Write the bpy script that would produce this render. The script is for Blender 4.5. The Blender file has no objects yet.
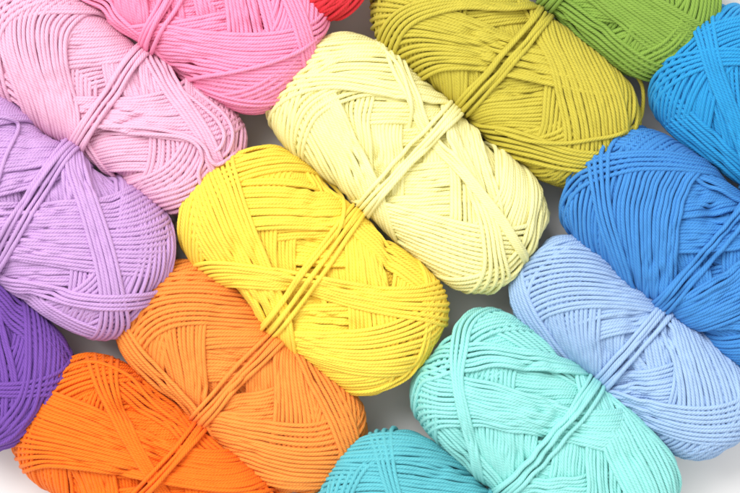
import bpy, math
import numpy as np
from math import radians as R, pi

# ---------------------------------------------------------------- scale
S = 0.000414            # metres per photo pixel at mid height of the skeins
ZM = 0.0245
CAMH = 0.95
D = 0.00168             # yarn diameter
G = 320                 # cube-map cells per face for the winding height field

sc = bpy.context.scene
col = sc.collection

def wx(px): return (px - 370.0) * S
def wy(py): return -(py - 246.5) * S

# ---------------------------------------------------------------- materials
def s2l(c):
    return tuple((v/255/12.92 if v/255 <= 0.04045 else ((v/255+0.055)/1.055)**2.4) for v in c)

def yarn_material(name, rgb, rough=0.62):
    m = bpy.data.materials.new(name); m.use_nodes = True
    nt = m.node_tree; n = nt.nodes; l = nt.links
    b = n['Principled BSDF']
    c = s2l(rgb)
    b.inputs['Roughness'].default_value = rough
    b.inputs['Specular IOR Level'].default_value = 0.28
    b.inputs['Sheen Weight'].default_value = 0.18
    b.inputs['Sheen Roughness'].default_value = 0.45
    b.inputs['Sheen Tint'].default_value = (*[min(1, v*0.6+0.4) for v in c], 1)
    uv = n.new('ShaderNodeUVMap'); uv.uv_map = 'UVMap'
    sep = n.new('ShaderNodeSeparateXYZ'); l.new(uv.outputs[0], sep.inputs[0])
    def math_(op, a, bb=None, v=None):
        k = n.new('ShaderNodeMath'); k.operation = op
        l.new(a, k.inputs[0])
        if bb is not None: l.new(bb, k.inputs[1])
        if v is not None: k.inputs[1].default_value = v
        return k.outputs[0]
    # plied twist: four plies, one turn per 5.2 mm (V is in millimetres)
    a = math_('MULTIPLY', sep.outputs[0], v=4.0)
    bb = math_('MULTIPLY', sep.outputs[1], v=4.0/5.4)
    ph = math_('ADD', a, bb)
    ph = math_('MULTIPLY', ph, v=pi)
    st = math_('ABSOLUTE', math_('SINE', ph))
    ply = math_('POWER', st, v=0.6)
    tc = n.new('ShaderNodeTexCoord')
    # fine fibres running along the plies
    cmb = n.new('ShaderNodeCombineXYZ')
    l.new(math_('MULTIPLY', ph, v=2.2), cmb.inputs[0])
    l.new(math_('MULTIPLY', sep.outputs[1], v=0.9), cmb.inputs[1])
    nz = n.new('ShaderNodeTexNoise'); nz.inputs['Scale'].default_value = 2.4
    nz.inputs['Detail'].default_value = 3; l.new(cmb.outputs[0], nz.inputs[0])
    nz2 = n.new('ShaderNodeTexNoise'); nz2.inputs['Scale'].default_value = 3000
    nz2.inputs['Detail'].default_value = 2; l.new(tc.outputs['Object'], nz2.inputs[0])
    h = math_('ADD', ply, math_('MULTIPLY', nz.outputs[0], v=0.35))
    h = math_('ADD', h, math_('MULTIPLY', nz2.outputs[0], v=0.35))
    bump = n.new('ShaderNodeBump'); bump.inputs['Strength'].default_value = 0.75
    bump.inputs['Distance'].default_value = 0.00031
    l.new(h, bump.inputs['Height']); l.new(bump.outputs[0], b.inputs['Normal'])
    # slight dye variation along the yarn
    nz3 = n.new('ShaderNodeTexNoise'); nz3.inputs['Scale'].default_value = 260
    nz3.inputs['Detail'].default_value = 3; l.new(tc.outputs['Object'], nz3.inputs[0])
    ramp = n.new('ShaderNodeMapRange'); l.new(nz3.outputs[0], ramp.inputs[0])
    ramp.inputs[1].default_value = 0.3; ramp.inputs[2].default_value = 0.7
    ramp.inputs[3].default_value = 0.955; ramp.inputs[4].default_value = 1.03
    mx = n.new('ShaderNodeVectorMath'); mx.operation = 'SCALE'
    mx.inputs[0].default_value = c
    l.new(ramp.outputs[0], mx.inputs['Scale'])
    l.new(mx.outputs[0], b.inputs['Base Color'])
    return m

# ---------------------------------------------------------------- tubes
def tubes_to_mesh(name, strands, mat, parent, sides=7, extra=None):
    """strands: list of (points Nx3, radius, closed, v0). One mesh of swept yarn."""
    V = []; F = []; UV = []; base = 0
    ang = np.linspace(0, 2*pi, sides, endpoint=False)
    for P, Nn, rad, closed in strands:
        n = len(P)
        if n < 3: continue
        T = np.gradient(P, axis=0) if not closed else (np.roll(P, -1, 0) - np.roll(P, 1, 0))
        T /= np.linalg.norm(T, axis=1)[:, None] + 1e-12
        A = Nn - (Nn*T).sum(1)[:, None]*T
        A /= np.linalg.norm(A, axis=1)[:, None] + 1e-12
        B = np.cross(T, A)
        seg = np.linalg.norm(np.diff(P, axis=0), axis=1)
        L = np.concatenate([[0], np.cumsum(seg)])*1000
        rr = np.broadcast_to(rad, (n,))[:, None, None] if np.ndim(rad) else rad
        ring = P[:, None, :] + rr*(np.cos(ang)[None, :, None]*A[:, None, :] + np.sin(ang)[None, :, None]*B[:, None, :])
        V.append(ring.reshape(-1, 3))
        m = n if closed else n-1
        i = np.arange(m)[:, None]; j = np.arange(sides)[None, :]
        i2 = (i+1) % n; j2 = (j+1) % sides
        q = np.stack([i*sides+j, i*sides+j2, i2*sides+j2, i2*sides+j], -1).reshape(-1, 4) + base
        F.append(q)
        Lc = L[-1] + (np.linalg.norm(P[0]-P[-1])*1000)
        La = np.append(L, Lc)
        ua = (np.arange(sides+1)/sides)
        uu = np.stack(np.broadcast_arrays(ua[j], ua[j+1], ua[j+1], ua[j]), -1)
        uu = np.broadcast_to(uu, (m, sides, 4))
        vv = np.stack(np.broadcast_arrays(La[i], La[i], La[i+1], La[i+1]), -1)
        vv = np.broadcast_to(vv, (m, sides, 4))
        UV.append(np.stack([uu, vv], -1).reshape(-1, 2))
        base += n*sides
    if extra is not None:
        V.append(extra[0]); F.append(extra[1]+base); UV.append(np.full((len(extra[1])*4, 2), 0.3))
    V = np.concatenate(V).astype(np.float32); F = np.concatenate(F).astype(np.int32)
    UV = np.concatenate(UV).astype(np.float32)
    me = bpy.data.meshes.new(name)
    me.vertices.add(len(V)); me.vertices.foreach_set('co', V.ravel())
    me.loops.add(F.size); me.loops.foreach_set('vertex_index', F.ravel())
    me.polygons.add(len(F))
    me.polygons.foreach_set('loop_start', np.arange(0, F.size, 4, dtype=np.int32))
    me.polygons.foreach_set('loop_total', np.full(len(F), 4, dtype=np.int32))
    me.polygons.foreach_set('use_smooth', np.ones(len(F), dtype=bool))
    uvl = me.uv_layers.new(name='UVMap'); uvl.data.foreach_set('uv', UV.ravel())
    me.update(calc_edges=True)
    me.materials.append(mat)
    o = bpy.data.objects.new(name, me); col.objects.link(o); o.parent = parent
    return o

def gsm(h, sig, closed=True):
    k = int(sig*3)+1
    w = np.exp(-0.5*(np.arange(-k, k+1)/sig)**2); w /= w.sum()
    if closed:
        hp = np.concatenate([h[-k:], h, h[:k]])
    else:
        hp = np.concatenate([np.full(k, h[0]), h, np.full(k, h[-1])])
    return np.convolve(hp, w, 'valid')

# ---------------------------------------------------------------- the winding of one skein
class Skein:
    def __init__(s, L, W, H, seed, e=5.6, pinch=0.085, pw=0.010, taper=0.0, lump=0.014, d=D):
        s.L = np.array([L, W, H])/2; s.rng = np.random.default_rng(seed); s.e = e
        s.pinch = pinch; s.pw = pw; s.taper = taper; s.d = d; s.r = d/2
        s.H = np.zeros(6*G*G, np.float32)
        r = s.rng
        s.wk = [(r.normal(size=3)*1.6, r.uniform(0, 6.28), r.uniform(.4, 1)*lump) for _ in range(5)]
        s.wob = [(r.normal(size=3)*r.uniform(2, 6), r.uniform(0, 6.28), r.normal(size=3)) for _ in range(8)]
        s.strands = []; s.lim = 0.0; s.cap = 1.0
    def base(s, d):
        a = d[:, 0]; q = np.hypot(d[:, 1], d[:, 2]); e = s.e
        rr = (np.abs(a)**e + q**e)**(-1/e)
        lum = sum(A*np.sin(d@k + p) for k, p, A in s.wk)
        rr = rr*(1+lum)
        P = d*rr[:, None]*s.L
        f = 1 - s.pinch*np.exp(-(P[:, 0]/s.pw)**2) + s.taper*P[:, 0]/s.L[0]
        P[:, 1] *= f; P[:, 2] *= f
        # flattened where it rests on the table
        zb = -s.L[2]*0.86
        lo = P[:, 2] < zb
        P[lo, 2] = zb + (P[lo, 2]-zb)*0.3
        g = np.stack([np.sign(a)*np.abs(a)**(e-1)/s.L[0],
                      q**(e-2)*d[:, 1]/s.L[1], q**(e-2)*d[:, 2]/s.L[2]], 1)
        g /= np.linalg.norm(g, axis=1)[:, None]+1e-12
        return P, g
    def cell(s, d):
        ad = np.abs(d); ax = ad.argmax(1); i = np.arange(len(d))
        m = d[i, ax]; face = ax*2 + (m < 0)
        u = d[i, (ax+1) % 3]/np.abs(m); v = d[i, (ax+2) % 3]/np.abs(m)
        iu = np.clip(((np.arctan(u)*4/pi+1)*0.5*G).astype(int), 0, G-1)
        iv = np.clip(((np.arctan(v)*4/pi+1)*0.5*G).astype(int), 0, G-1)
        return (face*G + iu)*G + iv
    def lay(s, n, off=0.0, wob=0.02, phase=0.0, bridge=1.6, stiff=0.8, keep=None, rad=1.0, mat=None):
        """lay one loop: circle round unit axis n at sphere offset off."""
        n = n/np.linalg.norm(n)
        t = np.cross(n, [0.13, 0.31, 0.94]); t /= np.linalg.norm(t); b = np.cross(n, t)
        N = 720
        th = np.linspace(0, 2*pi, N, endpoint=False)
        # resample to even real spacing
        for it in range(2):
            off = max(-0.93, min(0.93, off)); c = math.sqrt(1-off*off)
            d = n*off + c*(np.cos(th)[:, None]*t + np.sin(th)[:, None]*b)
            if it == 0:
                P, _ = s.base(d)
                sg = np.linalg.norm(np.roll(P, -1, 0)-P, axis=1)
                cum = np.concatenate([[0], np.cumsum(sg)])
                N = int(cum[-1]/(s.d*0.2)); N -= N % 3
                th = np.interp(np.linspace(0, cum[-1], N, endpoint=False), cum, np.append(th, 2*pi))
        if wob:
            dd = np.zeros_like(d)
            for k, p, v in s.wob:
                dd += np.sin(d@k + p + phase)[:, None]*v
            lat = (dd@n)*wob*0.35
            d = d + lat[:, None]*n
            d /= np.linalg.norm(d, axis=1)[:, None]
        P, g = s.base(d)
        T = np.roll(P, -1, 0)-np.roll(P, 1, 0); T /= np.linalg.norm(T, axis=1)[:, None]
        B = np.cross(g, T); B /= np.linalg.norm(B, axis=1)[:, None]
        q = np.linalg.norm(P/s.L, axis=1)[:, None]
        offs = np.linspace(-0.92, 0.92, 9)*s.r*rad
        cells = []; h = np.full(len(d), -1.0)
        for o in offs:
            dd = d + (B*o/s.L)/q
            dd /= np.linalg.norm(dd, axis=1)[:, None]
            cidx = s.cell(dd); cells.append(cidx)
            h = np.maximum(h, s.H[cidx] + stiff*math.sqrt((s.r*rad)**2-o*o))
        hr = h.copy()
        if len(s.strands) % 12 == 0:
            s.lim = float(np.percentile(s.H[::37], 70))
        if keep is None:
            x = hr-(s.lim + s.cap*s.d)
            hr = np.where(x > 0, hr - x*0.5, hr)
        h = hr.copy()
        sig = bridge/0.2
        h = gsm(hr, sig*0.45)
        h = np.maximum(h, hr*0.97)
        h = gsm(h, sig*0.35)
        if keep is not None:
            h = gsm(np.maximum(h, hr), 4)
            h = np.maximum(h, hr)
            h = gsm(h, 2)
        for o, cidx in zip(offs, cells):
            np.maximum.at(s.H, cidx, (h + stiff*math.sqrt((s.r*rad)**2-o*o)).astype(np.float32))
        Pc = P + g*h[:, None]
        s.strands.append((Pc[::3], g[::3], cells[4][::3], h[::3], rad, keep))
    def wind(s, N, m, beta, dbeta=0.0, bper=9.0, sweep=2*pi, phi0=0.0, wob=0.02, jit=0.25, sign=1, off_j=0.0, ph0=0.0):
        """N loops in m interleaved families sweeping the skein once."""
        dphi = sweep/N
        for k in range(N):
            fam = k % m
            ph = phi0 + sign*(fam*2*pi/m + (k//m)*dphi*1.0*m/ m * 1.0) + s.rng.normal()*jit*dphi*0.4
            bt = beta + dbeta*math.sin(k/m*2*pi/bper) + s.rng.normal()*0.004
            n = np.array([math.sin(bt), math.cos(bt)*math.cos(ph), math.cos(bt)*math.sin(ph)])
            s.lay(n, off=s.rng.normal()*off_j, wob=wob, phase=ph0 + k*0.012)
    def bands(s, nb, cnt, beta, dbeta, phi0=0.0, cnt_j=3, wob=0.012, gap=0.72, turn=0.006):
        """nb pairs of bands of parallel loops, the two bands of a pair laid alternately."""
        rg = s.rng; g = 2.39996
        for i in range(nb):
            two = []
            for j in range(2):
                bt = beta + dbeta*rg.uniform(-1, 1)
                ph = phi0 + (2*i+j)*g + rg.normal()*0.15
                c = cnt + int(rg.integers(-cnt_j, cnt_j+1))
                two.append((bt, ph, c, rg.choice([-1, 1]), rg.uniform(-.12, .12)))
            for k in range(max(two[0][2], two[1][2])):
                for bt, ph, c, sg, o0 in two:
                    if k >= c: continue
                    n0 = np.array([math.sin(bt), math.cos(bt)*math.cos(ph), math.cos(bt)*math.sin(ph)])
                    step = s.d*gap*np.linalg.norm(n0/(s.L+s.lim))*(k-(c-1)/2)*sg
                    b2 = bt + turn*(k-c/2)*sg + rg.normal()*0.003
                    p2 = ph + 0.7*step/math.cos(bt) + rg.normal()*0.003
                    n = np.array([math.sin(b2), math.cos(b2)*math.cos(p2), math.cos(b2)*math.sin(p2)])
                    s.lay(n, off=o0*0.5 + 0.3*step, wob=wob, phase=i*0.7+j*2+k*0.01)
    def dir_at(s, x, y):
        """sphere direction of the point of the upper surface above local x, y"""
        if not hasattr(s, 'tab'):
            i = np.arange(60000)+0.5
            z = 1-i/60000; ph = i*2.399963
            q = np.sqrt(1-z*z)
            s.tab = np.stack([q*np.cos(ph), q*np.sin(ph), z], 1)
            s.tabP = s.base(s.tab)[0][:, :2]
        return s.tab[np.argmin(((s.tabP-[x, y])**2).sum(1))]
    def facets(s, cnt=15, psi=37, nx=4, K=1.4):
        """straight crossing bands over the whole upper side, laid in alternating pairs"""
        rg = s.rng; Lx, Ly = s.L[0]+s.lim, s.L[1]+s.lim
        xs = np.linspace(-.82, .82, nx)*Lx; pairs = []
        order = rg.permutation(nx)
        sh = rg.permutation(nx)
        for a, b in zip(order, sh):
            g = []
            for i, sg in ((a, 1), (b, -1)):
                ps = R(psi + rg.uniform(-9, 9)); x0 = xs[i] + rg.uniform(-.06, .06)*Lx
                t = Ly*0.62/math.sin(ps)
                x1, y1 = x0 - t*math.cos(ps), -sg*t*math.sin(ps); x2, y2 = x0 + t*math.cos(ps), sg*t*math.sin(ps)
                def clip(x, y):
                    k = 1.0
                    while abs(x0+(x-x0)*k) > 0.86*Lx and k > .15: k -= .05
                    return x0+(x-x0)*k, y*k
                (x1, y1), (x2, y2) = clip(x1, y1), clip(x2, y2)
                g.append((x1, y1, x2, y2, cnt + int(rg.integers(-2, 3))))
            pairs.append(g)
        for e in (-1, 1):       # herringbone round each end
            for sg in (1, -1):
                x0 = e*.60*Lx; c, q = math.cos(R(36)), math.sin(R(36))
                t = Ly*.8; xe = e*.80*Lx
                pairs.append([(x0-e*t*c, -sg*e*t*q, x0+e*t*c*.3, sg*e*t*q*.3, 12),
                              (xe+e*.02*Lx, sg*Ly*.05, xe-e*.10*Lx, sg*Ly*.62, 12)])
        s.top(pairs, K=K, par=0.5)
    def top(s, groups, wob=0.010, gap=0.88, par=0.7, K=1.4):
        """last bands seen from above; each is (x1, y1, x2, y2, count) in local metres."""
        rg = s.rng
        for gi, grp in enumerate(groups):
            rows = []
            for b in grp:
                c = b[-1]
                if len(b) == 7: b = (b[0]*0.84, b[1]*0.85, b[4]*0.84, b[5]*0.85, b[6]+2)   # band round an end
                q = [s.dir_at(b[i], b[i+1]) for i in range(0, len(b)-1, 2)]
                if len(q) == 2:
                    n = np.cross(q[1]-q[0], np.array([0, 0, -K])-q[0]); m = s.dir_at((b[0]+b[2])/2, (b[1]+b[3])/2)
                    off = float(n@q[0])/np.linalg.norm(n)
                else:
                    n = np.cross(q[1]-q[0], q[2]-q[0]); m = q[1]
                n = n/np.linalg.norm(n)
                if off < 0: n, off = -n, -off
                # arcs round the end stack inwards from the rim, straight bands to a random side
                rows.append((n, c, rg.choice([-1, 1]), m, off, 0.84 if abs(m[0]) > 0.6 else 1.0))
            for k in range(max(r[1] for r in rows)):
                for j, (n, c, sg, m, off, gk) in enumerate(rows):
                    if k >= c: continue
                    step = s.d*gap*gk*np.linalg.norm(n/(s.L+s.lim))*(k-(c-1)/2)*sg
                    n2 = n - (1-par)*step*m + rg.normal(size=3)*0.003
                    s.lay(n2, off=min(off + par*step, 0.93), wob=wob, phase=gi*0.9+j*2+k*0.015)
    def waist(s, k=5, tilt=0.0, tdir=0.6, spread=1.0, cx=0.0):
        for i in range(k):
            a = tilt + s.rng.normal()*0.02; dn = 0.0; az = s.rng.normal()*0.02
            n = np.array([1.0, math.tan(a)*s.L[1]/s.L[0], az])
            off = cx + (i-(k-1)/2)*s.d*spread*0.92/s.L[0]
            s.lay(n, off=off, wob=0.006, phase=i*0.3, bridge=2.6, keep='waist', rad=1.02)
    def thick(s, n, rad):
        i = np.arange(n); r = s.rng.uniform(0, 6.28, 3); k = s.rng.uniform(.05, .5, 3)
        return s.r*rad*(1.11*s.rng.normal(1, .02) + .03*np.sin(i*k[0]+r[0]) + .03*np.sin(i*k[1]+r[1]) + .02*np.sin(i*k[2]*3+r[2]))
    def fuzz(s, n):
        """short stray fibres standing off the outer strands"""
        A = np.concatenate([x[0] for x in s.strands]); Gn = np.concatenate([x[1] for x in s.strands])
        hh = np.concatenate([x[3] for x in s.strands]); top = s.H[np.concatenate([x[2] for x in s.strands])]
        ok = np.flatnonzero(((top-hh) < s.d*0.9) & (A[:, 2] > 0.008))
        idx = s.rng.choice(ok, n); N = Gn[idx]; P0 = A[idx]
        R_ = s.rng.normal(size=(n, 3)); T = R_-(R_*N).sum(1)[:, None]*N; T /= np.linalg.norm(T, axis=1)[:, None]
        B = np.cross(N, T)
        P0 = P0 + N*s.r*0.8 + B*s.rng.uniform(-.6, .6, n)[:, None]*s.r
        ln = s.rng.uniform(0.0008, 0.0028, n)[:, None]; up = s.rng.uniform(0.0001, 0.0008, n)[:, None]
        cv = s.rng.normal(size=(n, 1))*0.5; w = 0.000025
        rows = []
        for j in range(5):
            f = j/4
            c = P0 + T*ln*f + B*ln*cv*f*f + N*up*math.sin(f*2.4)
            ww = w*(1-0.6*f)
            rows += [c+N*ww, c+(B*.87-N*.5)*ww, c-(B*.87+N*.5)*ww]
        V = np.stack(rows, 1).reshape(n, 5, 3, 3)
        i = np.arange(4)[:, None]; k = np.arange(3)[None]
        q = np.stack([i*3+k, i*3+(k+1) % 3, (i+1)*3+(k+1) % 3, (i+1)*3+k], -1).reshape(-1, 4)
        F = (np.arange(n)[:, None, None]*15 + q[None]).reshape(-1, 4)
        return V.reshape(-1, 3), F
    def pieces(s, which, zmin=None):
        out = []
        for Pc, g, cidx, h, rad, keep in s.strands:
            if keep != which: continue
            if which is not None:
                out.append((Pc, g, s.thick(len(Pc), rad), True)); continue
            vis = (s.H[cidx] - h) < s.d*1.9
            if zmin is not None: vis &= Pc[:, 2] > zmin
            if vis.all(): out.append((Pc, g, s.thick(len(Pc), rad), True)); continue
            # dilate, then cut the buried stretches out
            for _ in range(2): vis = vis | np.roll(vis, 1) | np.roll(vis, -1)
            if vis.all(): out.append((Pc, g, s.thick(len(Pc), rad), True)); continue
            st = int(np.argmin(vis)); P2 = np.roll(Pc, -st, 0); g2 = np.roll(g, -st, 0); v2 = np.roll(vis, -st)
            e = np.flatnonzero(np.diff(np.concatenate([[0], v2.astype(int), [0]])))
            for a, b in zip(e[::2], e[1::2]):
                if b-a > 3: out.append((P2[a:b], g2[a:b], s.thick(b-a, rad), False))
        return out


SKEINS = [
 dict(key='yellow', waist=dict(tilt=R(6.3)), label='lemon yellow yarn skein in the middle, between the pale yellow and the light orange skeins', rgb=(255,223,80),
      c=(312,269.5), ang=41, L=278, W=152, seed=3, shape=dict(pinch=0.06),
      top=[[(270,210,345,222,14),(330,215,420,290,12)],[(345,338,425,312,13),(436,290,425,350,375,395,8)],[(234,190,260,265,16),(290,158,210,195,188,250,9)],[(215,268,430,306,8)]]),
 dict(key='pale yellow', waist=dict(tilt=R(-3.5)), label='pale cream yellow yarn skein between the lemon yellow and the mustard skeins', rgb=(253,246,174),
      c=(408.5,158.6), ang=40.5, L=300, W=141, seed=5, shape=dict(pinch=0.06),
      top=[[(325,120,365,195,20),(400,205,520,235,16)],[(325,85,400,102,13),(370,42,305,55,283,115,9)],[(545,205,525,260,480,285,8)],[(452,163,482,285,5)],[(297,107,440,113,4)],[(390,52,412,128,4)]]),
 dict(key='mustard', waist=dict(tilt=R(-3.7)), label='mustard yellow yarn skein with a loose loop of yarn at its right end', rgb=(200,186,66),
      c=(500.5,62), ang=39, L=288, W=132, seed=8, shape=dict(pinch=0.06),
      top=[[(395,30,505,58,18),(560,60,620,88,12)],[(541,40,592,135,16),(625,95,610,145,575,180,9)],[(420,0,385,18,375,40,5)],[(490,129,600,140,6)]]),
 dict(key='green', label='moss green yarn skein at the top edge, behind the mustard skein', rgb=(132,166,66),
      c=(590,-51), ang=40, L=285, W=145, seed=12,
      top=[[(620,-2,665,30,13),(700,-10,690,45,650,72,9)],[(568,0,625,71,12)]]),
 dict(key='turquoise', label='bright turquoise blue yarn skein cut off by the right edge, above the royal blue skein', rgb=(38,152,212),
      c=(791,130), ang=38, L=280, W=150, seed=14,
      top=[[(660,110,740,155,14),(720,32,675,65,668,115,9)],[(656,98,740,68,5)],[(712,24,735,120,5)]]),
 dict(key='blue', waist=dict(tilt=R(-6)), label='royal blue yarn skein at the right, below the turquoise and mustard skeins', rgb=(66,140,210),
      c=(702,252), ang=37, L=290, W=146, seed=17, shape=dict(pinch=0.07),
      top=[[(645,165,735,185,12),(640,130,592,165,578,225,9)],[(640,205,665,275,18),(693,292,740,284,14)],[(570,210,700,196,5)],[(629,135,643,280,4)]]),
 dict(key='periwinkle', waist=dict(tilt=R(-1.5)), label='pale periwinkle blue yarn skein between the royal blue and the mint skeins', rgb=(164,194,232),
      c=(631,346), ang=40, L=268, W=110, H=0.86, seed=21, shape=dict(pinch=0.12),
      top=[[(558,282,640,309,14),(565,245,525,265,512,305,8)],[(660,330,706,407,15),(735,375,732,420,700,450,8)],[(618,390,720,416,9)],[(537,262,568,330,6)]]),
 dict(key='mint', waist=dict(tilt=R(1)), label='pale mint green yarn skein at the lower right, below the pale periwinkle skein', rgb=(152,227,221),
      c=(544,438), ang=41, L=278, W=150, seed=23, shape=dict(pinch=0.06),
      top=[[(490,335,560,385,12),(430,400,468,465,14),(500,318,440,355,418,415,9)],[(486,400,555,425,13),(575,405,635,490,14)],[(605,415,685,480,6)],[(412,392,560,392,6)],[(488,315,464,375,4)]]),
 dict(key='teal', label='teal blue yarn skein cut off by the bottom edge, left of the mint skein', rgb=(98,190,202),
      c=(450,550), ang=38, L=280, W=145, seed=27,
      top=[[(395,475,470,500,14),(395,437,350,460,330,495,8)],[(325,487,450,462,7)],[(384,431,392,493,4)]]),
 dict(key='light orange', waist=dict(tilt=R(-2)), label='soft light orange yarn skein between the lemon yellow and the deep orange skeins', rgb=(246,149,62),
      c=(240,376), ang=42, L=268, W=130, seed=31, shape=dict(pinch=0.09),
      top=[[(176,305,245,325,12),(190,275,135,300,122,350,9)],[(250,425,322,445,15),(350,405,350,450,315,485,8)],[(150,320,210,410,8)],[(279,360,328,455,6)],[(255,450,355,440,3)]]),
 dict(key='deep orange', waist=dict(tilt=R(-7)), label='deep vivid orange yarn skein at the bottom left, below the light orange skein', rgb=(250,120,18),
      c=(152,479), ang=38, L=274, W=148, seed=35, shape=dict(pinch=0.06),
      top=[[(115,390,185,420,12),(180,450,250,478,14)],[(60,418,130,445,14),(110,368,50,385,26,445,9)],[(20,445,176,476,8)],[(98,377,149,465,5)]]),
 dict(key='lilac', waist=dict(tilt=R(6)), label='lilac yarn skein at the left edge, between the pale pink and the dark purple skeins', rgb=(202,160,214),
      c=(31.5,207.7), ang=36, L=288, W=155, seed=38, shape=dict(pinch=0.05),
      top=[[(20,225,110,240,20),(150,215,155,275,105,325,9)],[(20,290,100,325,10)],[(61,160,112,262,6)],[(0,272,160,270,4)]]),
 dict(key='purple', label='dark purple yarn skein at the left edge, left of the deep orange skein', rgb=(118,74,166),
      c=(-64,325), ang=40, L=272, W=145, seed=41,
      top=[[(5,330,65,350,13),(60,340,62,390,20,435,9)],[(0,384,70,364,4)],[(14,320,12,410,4)]]),
 dict(key='pale pink', waist=dict(tilt=R(3.5)), label='pale rose pink yarn skein between the hot pink and the lilac skeins', rgb=(236,180,206),
      c=(108.5,98), ang=35.5, L=284, W=127, seed=44, shape=dict(pinch=0.08),
      top=[[(10,85,70,125,10),(110,112,205,112,14),(225,130,228,180,175,210,9)],[(38,25,75,125,16),(0,60,30,20,6)],[(140,64,205,150,5)],[(50,0,12,35,5,80,5)]]),
 dict(key='hot pink', waist=dict(tilt=R(7)), label='hot pink yarn skein at the top, between the pale pink and the red skeins', rgb=(250,150,188),
      c=(185,-16), ang=36, L=287, W=150, seed=47,
      top=[[(165,40,250,62,20),(312,20,298,75,245,105,9)],[(90,0,140,38,8),(250,105,305,60,8)],[(268,0,273,75,5)],[(186,84,300,58,2)]]),
 dict(key='red', label='red yarn skein of which only a corner shows at the top edge', rgb=(228,50,62),
      c=(259,-107), ang=38, L=280, W=148, seed=51, top=[[(365,-20,355,5,330,12,6)]]),
]

# loose strands seen on some skeins: (x, y, lift in mm) along the photo
LOOSE = {
 'mustard': [[(570,22,-2),(590,36,0),(606,54,.2),(619,65,1.5),(632,71,1.8),(642,83,1),(644.5,99,0),(641,117,0),(629,129,.6),(612,137,.2),(590,141,.1),(560,145,0),(525,142,0),(492,130,-2)]],
 'lilac': [[(-14,110,0),(0,118,0),(14,120,.3),(22,125,.4),(22,137,.3),(14,158,.1),(6,185,0),(-2,210,0)]],
 'deep orange': [[(26,440,-2),(48,395,0),(70,368,0),(98,361,.5),(130,374,.4),(147,392,.5),(160,405,1.2),(180,420,.3),(192,430,-2)]],
 'yellow': [[(322,176,-2),(337,190,.3),(344,203,.6),(342,224,.3),(332,244,-2)]],
 'pale pink': [[(100,128,-2),(150,130,.2),(180,135,.2),(198,141,.3),(208,150,.5),(213,161,1),(219,166,1.5),(228,162,1.5),(237,153,.5),(244,140,-1)],
               [(100,134,-2),(150,136,.2),(184,139,.2),(200,147,.8),(205,160,.6),(201,174,.3),(203,188,.1),(198,200,-2)],
               [(186,84,-2),(212,104,0),(227,118,.5),(234,134,1),(231,150,.3),(222,160,-2)],
               [(178,88,-2),(204,108,0),(219,122,.5),(226,136,1),(223,148,.3),(214,156,-2)]],
 'pale yellow': [[(376,44,-2),(398,68,.2),(407,92,.3),(411,112,.3),(408,132,-2)]],
 'hot pink': [[(176,84,-2),(200,80,.3),(235,76,.3),(270,68,.3),(300,56,.3),(318,42,-2)]],
}
GROW = {'yellow': (0.0276, 0.0303, 0.0329), 'pale yellow': (0.0283, 0.0307, 0.0340), 'mustard': (0.0253, 0.0302, 0.0337), 'green': (0.0237, 0.0288, 0.0327), 'turquoise': (0.0204, 0.0287, 0.0313), 'blue': (0.0237, 0.0301, 0.0317), 'periwinkle': (0.0194, 0.0235, 0.0251), 'mint': (0.0266, 0.0301, 0.0330), 'teal': (0.0239, 0.0297, 0.0320), 'light orange': (0.0258, 0.0281, 0.0312), 'deep orange': (0.0232, 0.0292, 0.0360), 'lilac': (0.0227, 0.0303, 0.0322), 'purple': (0.0221, 0.0281, 0.0319), 'pale pink': (0.0234, 0.0281, 0.0324), 'hot pink': (0.0223, 0.0294, 0.0324), 'red': (0.0212, 0.0275, 0.0294),}
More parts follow.
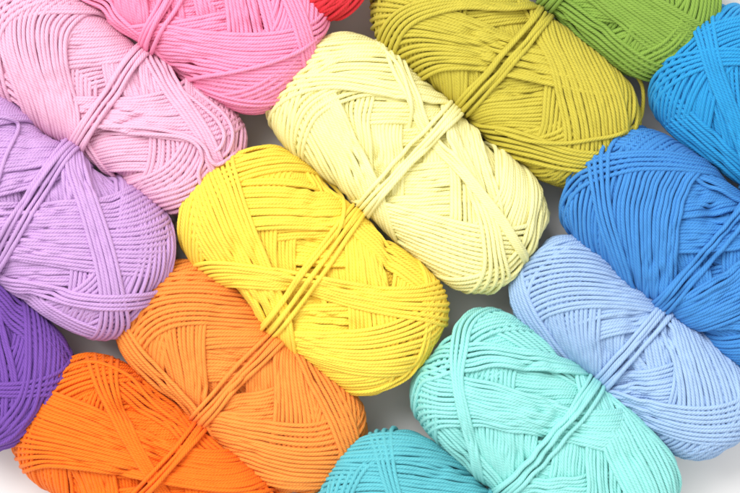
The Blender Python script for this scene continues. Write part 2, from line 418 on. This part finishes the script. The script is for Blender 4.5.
def build(cfg):
    px, py = cfg['c']; px += 1.5; py += 1.2; L = (cfg['L']+12)*S; W = (cfg['W']+5)*S; H = cfg.get('H', 0.75)*W
    g1, g2, g3 = GROW.get(cfg['key'], (0.026, 0.031, 0.033) if cfg['W'] > 115 else (0.020, 0.022, 0.022))
    sk = Skein(L-g1, W-g2, H-g3, cfg['seed'], **cfg.get('shape', {}))
    for w, a in cfg.get('wind', WIND):
        if w == 'cap': sk.cap = a
        else:
            k_ = min(1.0, cfg['W']/140)
            a = {k: (max(4, round(v*k_)) if k in ('N', 'cnt') and k_ < 0.85 else v) for k, v in a.items()}
            getattr(sk, w)(**a)
    ca, sa = math.cos(R(cfg['ang'])), math.sin(R(cfg['ang']))
    def loc(x, y):
        dx, dy = (x-px)*S, -(y-py)*S
        return dx*ca - dy*sa, dx*sa + dy*ca
    sk.top([[sum((loc(b[i], b[i+1]) for i in range(0, len(b)-1, 2)), ()) + (b[-1],) for b in grp] for grp in cfg['top']])
    sk.waist(**cfg.get('waist', {}))
    e = bpy.data.objects.new('yarn_skein', None); col.objects.link(e)
    e['label'] = cfg['label']; e['category'] = 'yarn skein'; e['group'] = 'yarn skeins lying side by side'
    mat = yarn_material(cfg['key']+' cotton yarn', cfg['rgb'])
    allP = np.concatenate([x[0] for x in sk.strands])
    zlo = allP[:, 2].min() - sk.r
    ext = allP.max(0)-allP.min(0)+sk.d
    gn = (g1+ext[0]-L-0.001, g2+ext[1]-W-0.0015, g3+ext[2]-H)
    e.location = (wx(px), wy(py), 0)
    e.rotation_euler = (0, 0, -R(cfg['ang']))
    for lst in sk.strands: lst[0][:, 2] -= zlo
    a = tubes_to_mesh('wound_yarn', sk.pieces(None, zmin=0.004), mat, e, extra=sk.fuzz(8000))
    tubes_to_mesh('waist_wrap', sk.pieces('waist'), mat, e)
    # height map of the wound yarn, for the loose strands lying on it
    cs = 0.0004; top = {}
    A = np.concatenate([x[0] for x in sk.strands])
    nx = int(0.2/cs); gx = np.clip(((A[:, 0]+0.1)/cs).astype(int), 0, nx-1); gy = np.clip(((A[:, 1]+0.1)/cs).astype(int), 0, nx-1)
    Z = np.full(nx*nx, 0.0); np.maximum.at(Z, gx*nx+gy, A[:, 2]); Z = Z.reshape(nx, nx)
    for pts in LOOSE.get(cfg['key'], []):
        q = np.array(pts, float)
        u = np.arange(len(q)); uu = np.linspace(0, len(q)-1, (len(q)-1)*24)
        C = np.zeros((len(uu), 3))
        for j in range(3):      # Catmull-Rom
            p_ = q[:, j]; pe = np.concatenate([[2*p_[0]-p_[1]], p_, [2*p_[-1]-p_[-2]]])
            i = np.minimum(uu.astype(int), len(q)-2); f = uu-i
            a0, a1, a2, a3 = pe[i], pe[i+1], pe[i+2], pe[i+3]
            C[:, j] = 0.5*(2*a1+(a2-a0)*f+(2*a0-5*a1+4*a2-a3)*f*f+(3*a1-a0-3*a2+a3)*f**3)
        lx, ly = zip(*[loc(x, y) for x, y in C[:, :2]])
        lx = np.array(lx); ly = np.array(ly)
        ix = ((lx+0.1)/cs).astype(int); iy = ((ly+0.1)/cs).astype(int)
        w_ = 2
        z = np.array([Z[max(0, a-w_):a+w_+1, max(0, b-w_):b+w_+1].max() if 0 <= a < nx and 0 <= b < nx else 0 for a, b in zip(ix, iy)])
        z = np.maximum(z, ZM*0.8)
        z = gsm(z, 6, closed=False); z = z + sk.r*1.5 + C[:, 2]*0.001
        P = np.stack([lx, ly, z], 1)
        up = np.tile([0.05, 0.03, 1.0], (len(P), 1))
        tubes_to_mesh('loose_strand', [(P[::3], up[::3], sk.r*1.04, False)], mat, e)

WIND = [('wind', dict(N=32, m=5, beta=R(14), dbeta=R(8), bper=7.3)),
        ('wind', dict(N=66, m=3, beta=R(32), dbeta=R(10), bper=17, phi0=1.0)),
        ('bands', dict(nb=2, cnt=14, beta=R(38), dbeta=R(14), phi0=0.4)), ('facets', dict(cnt=15))]
for cfg in SKEINS:
    build(cfg)

# table
me = bpy.data.meshes.new('tabletop'); s_ = 1.5
me.from_pydata([(-s_,-s_,0),(s_,-s_,0),(s_,s_,0),(-s_,s_,0)], [], [(0,1,2,3)])
tb = bpy.data.objects.new('tabletop', me); col.objects.link(tb); tb['kind'] = 'structure'
m = bpy.data.materials.new('white tabletop'); m.use_nodes = True
b = m.node_tree.nodes['Principled BSDF']; b.inputs['Base Color'].default_value = (.82,.805,.80,1); b.inputs['Roughness'].default_value = .45
me.materials.append(m)

# light: large soft window light from the upper left, weaker fill
def area(name, loc, tgt, size, power, colr=(1,1,1)):
    from mathutils import Vector
    ld = bpy.data.lights.new(name, 'AREA'); ld.shape = 'RECTANGLE'; ld.size = size[0]; ld.size_y = size[1]
    ld.energy = power; ld.color = colr
    o = bpy.data.objects.new(name, ld); col.objects.link(o); o.location = loc
    o.rotation_euler = (Vector(tgt)-Vector(loc)).to_track_quat('-Z', 'Y').to_euler()
    return o
area('window_light', (-0.7, 0.9, 1.6), (0,0,0), (1.1,1.1), 40, (1,0.99,0.975))
w = bpy.data.worlds.new('World'); sc.world = w; w.use_nodes = True
w.node_tree.nodes['Background'].inputs[0].default_value = (1,0.985,0.97,1)
w.node_tree.nodes['Background'].inputs[1].default_value = 1.04

cd = bpy.data.cameras.new('camera'); cam = bpy.data.objects.new('camera', cd); col.objects.link(cam)
cam.location = (0, 0, ZM+CAMH); cd.sensor_width = 36
cd.lens = 36*CAMH/(740*S); cd.clip_start = 0.01; cd.clip_end = 20
sc.camera = cam
sc.view_settings.view_transform = 'Standard'; sc.view_settings.exposure = -0.13; sc.view_settings.look = 'None'
sc.cycles.use_denoising = True
sc.cycles.max_bounces = 8; sc.cycles.diffuse_bounces = 5
